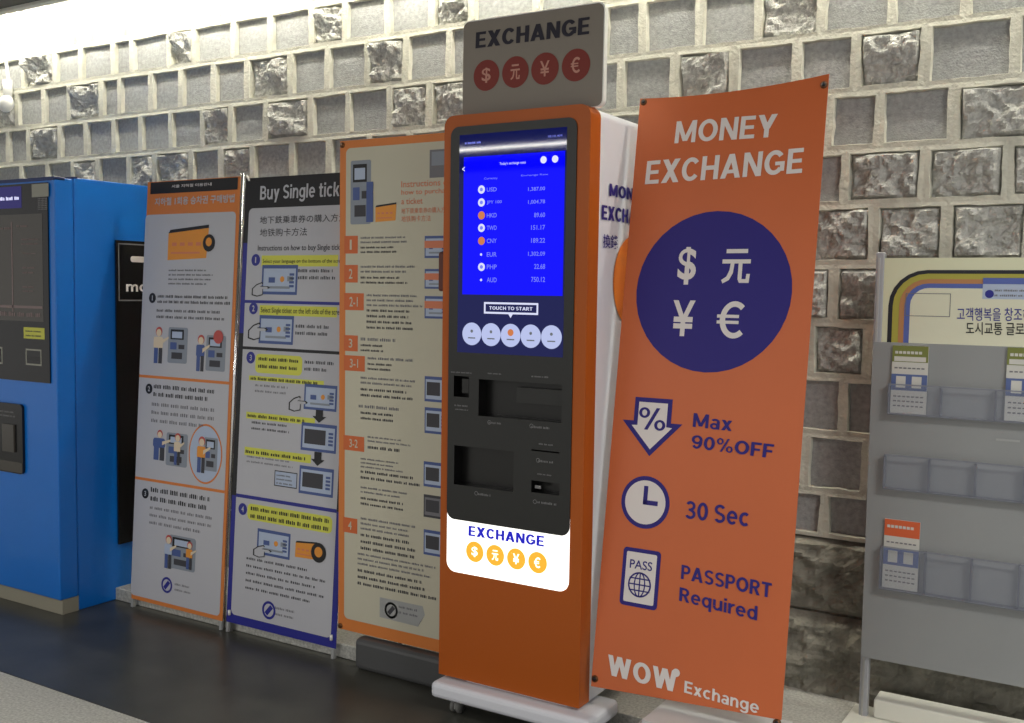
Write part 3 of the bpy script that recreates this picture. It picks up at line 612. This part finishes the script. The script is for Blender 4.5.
# lit panel below
d = Dec(S); d.slab(rr_pts(pL, lB, pR, pB+.09, .035), M['lit'], -.01, .001); lp = d.obj('light_panel', t)
d = Dec(S); d.A('EXCHANGE', (468.8,535.5), (544.3,546.5), (469,525.5), M['litblue'], .0022, .045); d.obj('lit_lettering', lp)
vl = S.at(506,557)[1]
for x, ch in ((475,'$'),(495.5,'元'),(516.5,'¥'),(538,'€')):
    u = S.at(x,557)[0]; d = Dec(S); d.disc(u, vl, .034, M['litor'], .0022); d.sym(ch, u-.012, vl-.017, u+.012, vl+.017, M['lit'], .003, .02); d.obj('coin_symbol', lp)
# side lettering
d = Dec(SS); v = lambda x, y: SS.at(x, y)
d.text('MONEY', .134, v(612,196.5)[1], .41, v(612,184)[1], M['bpurple'], .0015, .04); d.cut('side_lettering', t); d.text('EXCHANGE', .085, v(603,219.5)[1], .475, v(603,205)[1], M['bpurple'], .0015, .04); d.cut('side_lettering', t); d.text('換錢', .098, v(605,248)[1], .2, v(605,234)[1], M['bpurple'], .0015, .01)
d.obj('side_lettering', t)
d = Dec(SS); d.disc(.325, 1.44, .15, M['borb'], .0015); d.obj('side_emblem', t)
b = MB(); b.box(-.03, .012, 1.40, .002, .06, 1.53, M['dred'], .008); b.obj('side_reader', t)
# wheeled base
b = MB(); b.box(-.0, -.05, .052, KW+.06, .165, .106, M['kwhite'], .016); bs = b.obj('base_plate', t)
for x, y in ((.075, .0), (KW+.0, .0), (.075, .12), (KW+.0, .12)):
    b = MB(); b.tube([(x, y, .052), (x, y, .036)], .014, M['steel']); b.tube([(x-.017, y+.005, .0225), (x-.005, y+.005, .0225)], .0225, M['rubber'], 18); b.tube([(x+.005, y+.005, .0225), (x+.017, y+.005, .0225)], .0225, M['rubber'], 18); b.box(x-.004, y-.012, .015, x+.004, y+.02, .045, M['steel']); b.obj('caster', bs)
b = MB(); b.box(.1, .02, .1, KW-.05, .15, KZ0+.002, M['kwhite']); b.obj('base_neck', t)

# sign board on top of kiosk
t = thing('sign_board', 'grey rounded exchange sign with four dark red currency discs, standing on top of the kiosk', 'sign', (-1.935, 2.825, KZ1-.003))
S = Surf(t); sw, sh = .512, .31
d = Dec(S); d.slab(rr_pts(0, 0, sw, sh, .022), M['acry'], -.022, -.002); d.obj('board_edge', t)
d = Dec(S); d.slab(rr_pts(.002, .002, sw-.004, sh-.004, .02), M['signf'], -.002, 0); d.obj('board_face', t)
d = Dec(S); d.A('EXCHANGE', (475.6,48.5), (589.3,34), (476.3,32.5), M['signt'], .0012, .045); d.obj('sign_lettering', t)
vs_ = S.at(531,70.3)[1]
for x, ch in ((486.6,'$'),(515.5,'元'),(545,'¥'),(576,'€')):
    u = S.at(x,70.3)[0]; d = Dec(S); d.disc(u, vs_, .049, M['signr'], .0012); d.sym(ch, u-.017, vs_-.024, u+.017, vs_+.024, M['signs'], .002, .012); d.obj('currency_disc', t)

# ------------------------------------------------------------------ orange banner
bl3, br3, tl3, tr3 = Vector((-1.41,2.8,.189)), Vector((-.816,2.8,.189)), Vector((-1.41,3.061,2.015)), Vector((-.816,3.061,2.015))
t = thing('vinyl_banner', 'large orange money exchange banner with big indigo currency disc, leaning back right of the kiosk', 'banner', bl3, u=br3-bl3, v=tl3-bl3)
BW, BH = (br3-bl3).length, (tl3-bl3).length
S = Surf(t); D0 = Dec(S); N = 24; vs = []; fs = []
def bulge(s_, t_): return 0
def topv(s_): return BH+.008+.022*s_-.03*4*s_*(1-s_)*.5
for k, wy in ((0, 0), (1, .002)):
    for j in range(3):
        for i in range(N+1):
            s_ = i/N; vs.append((BW*s_, wy, [.03*s_, BH*.5, topv(s_)][j]))
n1 = (N+1)*3
for j in range(2):
    for i in range(N):
        a = j*(N+1)+i; fs.append((a, a+1, a+N+2, a+N+1)); fs.append((n1+a, n1+a+N+1, n1+a+N+2, n1+a+1))
rim = list(range(N+1)) + [N+(N+1)] + list(range(2*(N+1)+N, 2*(N+1)-1, -1)) + [N+1]
for i in range(len(rim)): a, c = rim[i], rim[(i+1) % len(rim)]; fs.append((a, n1+a, n1+c, c))
D0.add(vs, fs, M['borange']); D0.obj('banner_sheet', t)
d = Dec(S); d.A('MONEY', (674.5,143.5), (775.5,137), (677,121.6), M['bwhite'], .0015, .035); d.obj('title_lettering', t)
d = Dec(S); d.A('EXCHANGE', (645,184.5), (802,173), (647.5,161.3), M['bwhite'], .0015, .035); d.obj('title_lettering', t)
d = Dec(S); cu, cv = S.at(714.7, 291.5); l_, r_ = S.at(636.5, 293)[0], S.at(792.5, 288)[0]; R_ = (r_-l_)/2; cu = (l_+r_)/2; d.disc(cu, cv, R_, M['bpurple'], .0012)
dd = d.obj('currency_disc', t)
d = Dec(S)
for ch, x0, y0, x1, y1 in (('$',676.8,284.6,698,247), ('元',721,283.5,752,249), ('¥',671,335.8,696,300.6), ('€',715.6,338,747.5,301.5)):
    d = Dec(S); a_, b_ = S.at(x0,y0), S.at(x1,y1); d.sym(ch, a_[0], a_[1], b_[0], b_[1], M['bwhite'], .002, .02); d.obj('currency_symbol', dd)
# arrow
P = [S.at(*p) for p in ((634.9,396.2),(672,400),(672,422.5),(681.7,427.5),(650.4,456.3),(622.3,418.5),(634.9,419.6))]
aL, aR = (P[0][0]+P[6][0])/2, (P[1][0]+P[2][0])/2; aT = (P[0][1]+P[1][1])/2; aS = (P[2][1]+P[3][1]+P[5][1]+P[6][1])/4; ac = (aL+aR)/2; aB = P[4][1]; hw = (P[3][0]-P[5][0])/2
pol = [(aL,aT),(aL,aS),(ac-hw,aS),(ac,aB),(ac+hw,aS),(aR,aS),(aR,aT)][::-1]
d = Dec(S); d.poly(pol, M['bpurple'], .0012); q = .014
pol = [(aL+q,aT-q),(aL+q,aS-q*.9),(ac-hw+q*2.3,aS-q),(ac,aB+q*1.5),(ac+hw-q*2.3,aS-q),(aR-q,aS-q*.9),(aR-q,aT-q)][::-1]
d.poly(pol, M['bwhite'], .0018); d.text('%', ac-.045, aS-.025, ac+.045, aT-.03, M['bpurple'], .0024, .02); d.obj('down_arrow_icon', t)
d = Dec(S); cu, cv = S.at(645.3,502.3); rc = (S.at(669.5,502.5)[0]-S.at(621,502)[0])/2; d.disc(cu, cv, rc, M['bpurple'], .0012); d.disc(cu, cv, rc-.013, M['bwhite'], .0018); d.rect(cu-.007, cv-.007, cu+.007, cv+.05, M['bpurple'], .0024); d.rect(cu-.007, cv-.007, cu+.042, cv+.007, M['bpurple'], .0024); d.obj('clock_icon', t)
d = Dec(S); a_, b_ = S.at(619.5,602.5), S.at(661.5,552); a_ = (a_[0], a_[1]-.004); d.rr(a_[0], a_[1], b_[0], b_[1], .012, M['bpurple'], .0012); q = .012; d.rr(a_[0]+q, a_[1]+q, b_[0]-q, b_[1]-q, .005, M['bwhite'], .0018)
mid = (a_[0]+b_[0])/2; d.text('PASS', a_[0]+.025, b_[1]-.062, b_[0]-.025, b_[1]-.035, M['bpurple'], .0024, .01)
gv = a_[1]+.068; g = .038; d.ring(mid, gv, g, .005, M['bpurple'], .0024); d.ring(mid, gv, g*.5, .004, M['bpurple'], .0024, g); d.rect(mid-.002, gv-g, mid+.002, gv+g, M['bpurple'], .0024)
for k in (-.018, 0, .018): d.rect(mid-g*.9, gv+k-.002, mid+g*.9, gv+k+.002, M['bpurple'], .0024)
d.obj('passport_icon', t)
for tx, p, q, r_ in (('Max',(692.8,427),(731.7,431.5),(694,413)), ('90%OFF',(691,448),(773,458.4),(692.5,434.7)), ('30 Sec',(685.3,518.5),(748.3,526.8),(686.4,500.5)), ('PASSPORT',(681,578.6),(771.3,598),(682,564.6)), ('Required',(679,604),(757,624),(680,587))):
    d = Dec(S); d.A(tx, p, q, r_, M['bpurple'], .0015, .03); d.obj('offer_lettering', t)
d = Dec(S); d.A('WOW', (608,674.5), (677,692.5), (608.5,654.2), M['bwhite'], .0015, .05); d.C(676.3, 672.7, .012, M['bwhite'], .0017); lg = d.obj('logo_lettering', t)
d = Dec(S); d.A('Exchange', (684,695.5), (758.6,717), (685,680.5), M['bwhite'], .0015, .02); d.obj('logo_lettering', t)
for u_, v_ in ((.012, .025), (BW-.012, .02), (.014, BH-.005), (BW-.012, BH-.002)):
    b = MB(); b.tube([(u_, .006, v_), (u_, -.003, v_)], .011, M['brass']); b.tube([(u_, -.003, v_), (u_, -.006, v_)], .006, M['black']); b.obj('grommet', t)
# pole frame & tank in world axes, converted to local
Wi = t.matrix_world.inverted()
L = lambda p: Wi @ Vector(p)
b = MB(); bc = Vector((-1.11, 2.88, .15))
top = Vector((-1.11, 3.13, 1.75))
b.tube([L(bc), L(top)], .009, M['steel']); 
b.tube([L(top), L(tl3+Vector((.014,.012,-.006)))], .006, M['steel']); b.tube([L(top), L(tr3+Vector((-.012,.016,.006)))], .006, M['steel'])
b.tube([L(bc+Vector((0,.03,.25))), L(bl3+Vector((.014,.014,.03)))], .006, M['steel']); b.tube([L(bc+Vector((0,.03,.25))), L(br3+Vector((-.014,.014,.03)))], .006, M['steel']); b.obj('pole_frame', t)
b = MB(); bm = bmesh.new(); bmesh.ops.create_cube(bm, size=1)
for v in bm.verts: v.co = Vector((-1.0+v.co.x*.41, 2.80+v.co.y*.27, .0875+v.co.z*.175))
bmesh.ops.bevel(bm, geom=bm.edges[:], offset=.02, segments=4, affect='EDGES')
for v in bm.verts: v.co = L(v.co)
b.bm(bm, M['tank']); b.obj('water_tank_base', t)

# ------------------------------------------------------------------ blue ticket machine
MX1, MY, MZ = -3.868, 2.68, 1.846
t = thing('ticket_machine', 'blue station ticket machine with black control panel, at the left edge of the view', 'machine', (MX1, MY, 0))
S = Surf(t); SS = Surf(t, (0,0,0), (0,1,0), (0,0,1)); MW = 1.0
b = MB(); b.box(-MW, .092, .0, -.004, .52, MZ+.008, M['mblue'], .006); b.obj('cabinet', t)
b = MB(); b.box(-MW, 0, .065, 0, .088, MZ, M['mblue'], .006); dr = b.obj('front_door', t)
b = MB(); b.box(-MW, .012, 0, -.003, .092, .065, M['mbase'], .002); b.obj('plinth', t)
b = MB(); b.box(-MW, .09, MZ+.004, -.0, .11, MZ+.012, M['mdark'], .002); b.box(-MW, -.004, MZ-.012, -.0, .05, MZ+.003, M['mdark'], .002); b.obj('top_edge', t)
pr = S.at(50,300)[0]; pb = S.at(48,383)[1]; 
d = Dec(S); d.slab([(-MW+.03,pb),(pr,pb),(pr,MZ-.02),(-MW+.03,MZ-.02)], M['mblack'], .001, .006); cp = d.obj('control_panel', t)
g = .0065
d = Dec(S); u0,v0,u1,v1 = S.box(-60,218,45,322); d.rect(u0,v0,u1,v1,M['mscr'],g); dsp = d.obj('display', cp)
d = Dec(S)
for q in ((-40,226,12,232),(18,223,30,229),(23,237,40,246),(24,252,38,255),(24,265,38,275),(24,285,38,293),(-30,240,3,256),(-30,262,6,276)): d.bars(*q, 1 if q[3]-q[1] < 8 else 2, M['mline'], g+.001, .4)
u, v0 = S.at(14.5, 312); v1 = S.at(14.5,222)[1]; d.rect(u-.004,v0,u+.004,v1,M['mline'],g+.0008); d.rect(S.at(-50,305)[0], S.at(20,308)[1], S.at(44,305)[0], S.at(20,305.5)[1], M['mline'], g+.0008)
d.bars(-40,308,42,318,1,M['mline'],g+.001,.5); d.obj('display_text', dsp)
d = Dec(S); d.R(-50,191,23,208,M['led'],g); d.bars(-22, 195, 21, 203, 1, M['ledw'], g+.001, .5, ragged=0); d.obj('led_sign', cp)
d = Dec(S); d.R(33,184.5,50,196.5,M['gsticker'],g); d.obj('grey_sticker', cp)
d = Dec(S); u0,v0,u1,v1 = S.box(39,198,49,210)
for i in range(7):
    for j in range(7): d.disc(u0+(u1-u0)*(i+.5)/7, v0+(v1-v0)*(j+.5)/7, (u1-u0)/22, M['glabel'], g)
d.obj('speaker_grille', cp)
d = Dec(S); d.R(25,327,46,339.5,M['ysticker'],g); d.bars(27,329,45,338,2,M['txt'],g+.0005,.4); d.obj('yellow_sticker', cp)
for q in ((27,348.5,43,366),(-10,346,4,364)):
    d = Dec(S); u0,v0,u1,v1 = S.box(*q); d.frame(u0,v0,u1,v1,.007,M['gsticker'],g); d.rect(u0+.007,v0+.02,u1-.007,v0+.035,M['hole'],g+.0005); d.obj('card_slot', cp)
# ticket outlet
d = Dec(S); r0 = S.at(25,440)[0]; v0 = S.at(24,474)[1]; v1 = S.at(20,404)[1]; d.slab(rr_pts(r0-.6,v0,r0,v1,.02), M['mblack'], .001, .012); ol = d.obj('ticket_outlet', t)
d = Dec(S); u0,v0_,u1,v1_ = S.box(6,423,18,452); d.slab([(u0,v0_),(u1,v0_),(u1,v1_),(u0,v1_)], M['mscr'], .012, .02); d.bars(-2,409,18,417,2,M['glabel'],.0125,.5); d.rect(r0-.59,v0+.005,r0-.005,v0+.05,M['mscr'],.0125); d.obj('outlet_flap', ol)
# side panel
u0 = SS.at(115,260)[0]; zt = SS.at(115,240)[1]; zb = SS.at(115,545)[1]
d = Dec(SS); d.slab([(u0,zb),(.515,zb),(.515,zt),(u0,zt)], M['mblack'], -.001, .008); sp = d.obj('side_panel', t)
d = Dec(SS); d.frame(u0+.01, SS.at(115,301)[1], .5, zt-.012, .006, M['glabel'], .0085); d.rr(u0+.075, SS.at(128,262)[1], u0+.22, SS.at(128,256)[1]+.0, .012, M['bwhite'], .0085); d.text('mobile', u0+.05, SS.at(123,291.5)[1], u0+.30, SS.at(123,281.5)[1], M['bwhite'], .0085, .03); d.obj('side_lettering', sp)

# ------------------------------------------------------------------ leaflet rack
RY = 3.34; RX0 = onY(876,254,RY).x; RX1 = RX0+1.02
t = thing('leaflet_rack', 'grey leaflet rack with cream header and clear pocket rows, at the right of the view', 'rack', (RX0, RY, PZ))
S = Surf(t); hT = S.at(884,258)[1]; pTop = S.at(884,342)[1]; pBot = S.at(890,661)[1]
RW = RX1-RX0
for x in (0, RW-.024):
    b = MB(); b.box(x, -.0, 0, x+.026, .03, hT+.018, M['rpost'], .004); b.box(x+.008, -.004, .0, x+.014, .0, hT, M['steel']); b.obj('post', t)
d = Dec(S); d.slab([(.026,pTop-.05),(RW-.024,pTop-.05),(RW-.024,hT),(.026,hT)], M['rhead'], -.02, -.002); hd = d.obj('header_board', t)
hx0 = S.at(888.5,300)[0]
cols = (('bl', 0), ('olive', .013), ('brown', .032), ('sblue', .048), ('rinner', .064))
d = Dec(S); hv = S.at(930,270)[1]
for k, (mm, o_) in enumerate(cols):
    d.rr(hx0+o_, pTop-.04, RW-hx0-o_, hv-o_*.85, .11-o_*.9, M[mm], -.0012+k*.0004, corners=(0,0,1,1))
d.obj('rainbow_arch', hd)
d = Dec(S); u0,v0,u1,v1 = S.box(983,284,1060,300); d.rect(u0,v0,u1,v1+.01,M['illpale'],.0012); d.rect(u0,v1,u1,v1+.018,M['sblue'],.0016); d.C(989.5,294,.012,M['pblue'],.002); d.bars(995,288,1040,298,2,M['txt2'],.002); d.obj('blue_tab', hd)
d = Dec(S); a_ = S.at(957,320); c_ = RW/2
d.A('고객행복을 창조하는', (957,320.5), (1041,321.5), (957,307.5), M['pblue'], .002, .004); d.cut('header_lettering', hd); d.A('도시교통 글로벌 리더', (966,334.5), (1056,336), (966,322), M['black'], .002, .008); d.obj('header_lettering', hd)
d = Dec(S); u0,v0,u1,v1 = S.box(906,293,950,317); d.frame(u0,v0,u1,v1,.002,M['txt2'],.0012); d.obj('printed_box', hd)
d = Dec(S); d.slab(rr_pts(.004, pBot, RW-.004, pTop, .004), M['rboard'], -.001, .010); bd = d.obj('back_board', t)
SP = Surf(t, (0,-.01,0))
def pocket_row(yt, yb, xl, k):
    v1 = SP.at(xl, yt)[1]; v0 = SP.at(xl, yb)[1]; u0 = SP.at(xl, yt)[0]; u1 = RW-u0; dep = .03
    b = MB()
    b.box(u0, -.01-dep, v0, u1, -.01-dep+.003, v1, M['pocket'])
    b.obj('pocket_front', bd)
    b = MB(); n = (6,7,7)[k]
    for i in range(n+1):
        x = u0+(u1-u0)*i/n; b.box(x-.0015, -.01-dep+.003, v0, x+.0015, -.01, v1, M['pedge'])
    b.box(u0, -.01-dep, v0-.003, u1, -.01, v0, M['pedge']); b.box(u0, -.01-dep-.001, v1, u1, -.01-dep+.004, v1+.004, M['pedge'])
    b.obj('pocket_divider', bd)
    return u0, v0
rowz = [pocket_row(384, 412.5, 890.5, 0), pocket_row(454, 486.5, 886, 1), pocket_row(545, 586, 882.5, 2)]
b = MB(); b.box(SP.at(996,438)[0], -.0115, SP.at(996,440.5)[1], SP.at(1020,438)[0], -.01, SP.at(996,438.5)[1], M['silver']); b.obj('row_label', bd)
# rack foot slabs
b = MB(); b.box(-.03, -.1, 0, RW+.03, .09, .014, M['whiteb'], .003); b.obj('foot_plate', t)
b = MB(); b.box(.045, -.0, .014, RW-.045, .09, .075, M['whiteb'], .006); b.obj('base_box', t)
# brochures
def brochure(label, x, y0, y1, head, row):
    q = SP.at(x, y0); wv = q[1]-SP.at(x, y1)[1]; wid = .104
    cw = (RW-2*rowz[row][0])/(6,7,7)[row]; ce = int((q[0]+.03-rowz[row][0])/cw); xx = min(max(q[0], rowz[row][0]+ce*cw+.004), rowz[row][0]+(ce+1)*cw-wid-.004)
    wp = t.matrix_world @ Vector((xx, -.024, rowz[row][1]+.0015))
    h = (t.matrix_world @ Vector((0,0,q[1]))).z - wp.z
    o = thing('leaflet', label, 'leaflet', wp, v=(0, .03, 1), group='leaflets in the rack pockets')
    s_ = Surf(o); dd_ = Dec(s_); dd_.slab([(0,0),(wid,0),(wid,h),(0,h)], M['bpaper'], -.007, 0); dd_.obj('paper_stack', o)
    dd_ = Dec(s_); dd_.rect(0,h*.76,wid,h,M[head],.0006); [dd_.rect(.008+.0115*i, h*.88, .008+.0115*i+.009, h*.92, M['bpaper'], .001) for i in range(7)]
    dd_.rect(.006,h*.77,wid-.006,h*.84,M['bpaper'],.001) if head == 'bgreen' else None
    dd_.rect(0,h*.34,wid,h*.58,M['bblue'],.0006); dd_.rect(.014,h*.38,.042,h*.55,M['bpaper'],.001); dd_.rect(.06,h*.38,.088,h*.55,M['bpaper'],.001)
    dd_.obj('cover_print', o)
    dd_ = Dec(s_)
    r = random.Random(int(x))
    for k in range(3):
        for i in range(7): dd_.rect(.008+.013*i, h*(.24-.07*k), .008+.013*i+.009, h*(.26-.07*k), M['txt2'], .001)
    for i in range(7): dd_.rect(.008+.013*i, h*.66, .017+.013*i, h*.68, M['txt2'], .001)
    dd_.obj('small_print', o)
brochure('white leaflet with olive green top, at the left end of the top pocket row', 889.5, 345, 411, 'bgreen', 0)
brochure('white leaflet with olive green top, in the top pocket row near the right edge', 1008, 347, 418, 'bgreen', 0)
brochure('leaflet with bright orange top, alone in the lower pocket row', 885.5, 518, 584, 'bor', 2)

# ------------------------------------------------------------------ hanging cable with white fitting, top left
p = onY(9, 60, WY-.02)
t = thing('hanging_cable', 'white cable hanging down the stone wall with a white round plug, top left corner', 'cable', (p.x, WY-.03, onY(9,100,WY).z))
b = MB(); b.tube([(.012*math.sin(k*.8), 0, .5-k*.045) for k in range(11)], .009, M['acry']); b.obj('cable', t)
b = MB(); b.tube([(0,0,.1),(0,0,.0)], .024, M['acry']); b.sphere((0,-.012,-.03), .055, M['acry'], (1,.6,.85)); b.obj('plug', t)

# ------------------------------------------------------------------ light
def area(name, loc, sx, sy, power, rot=(0,0,0), col=(1,.97,.92)):
    l = bpy.data.lights.new(name, 'AREA'); l.shape = 'RECTANGLE'; l.size = sx; l.size_y = sy; l.energy = power; l.color = col
    o = bpy.data.objects.new(name, l); C.objects.link(o); o.location = loc; o.rotation_euler = rot; return o
area('ceiling_strip_light', (-4.6, -2.65, 2.74), 7.5, .07, 150)
area('fill_panel_light', (-3.4, -.4, 2.76), 2.4, .6, 24)  # unseen panel, added as soft overhead fill for the front faces
area('fill_panel_light', (1.6, 1.2, 2.76), 1.4, .6, 80)  # unseen panel, added at the right to brighten side faces and the rack
w = bpy.data.worlds.new('world'); bpy.context.scene.world = w; w.use_nodes = True
bg = w.node_tree.nodes['Background']; bg.inputs[0].default_value = (1, .98, .95, 1); bg.inputs[1].default_value = .55
vs = bpy.context.scene.view_settings
vs.view_transform = 'Standard'; vs.look = 'None'; vs.exposure = 0; vs.gamma = 1; vs.use_curve_mapping = False
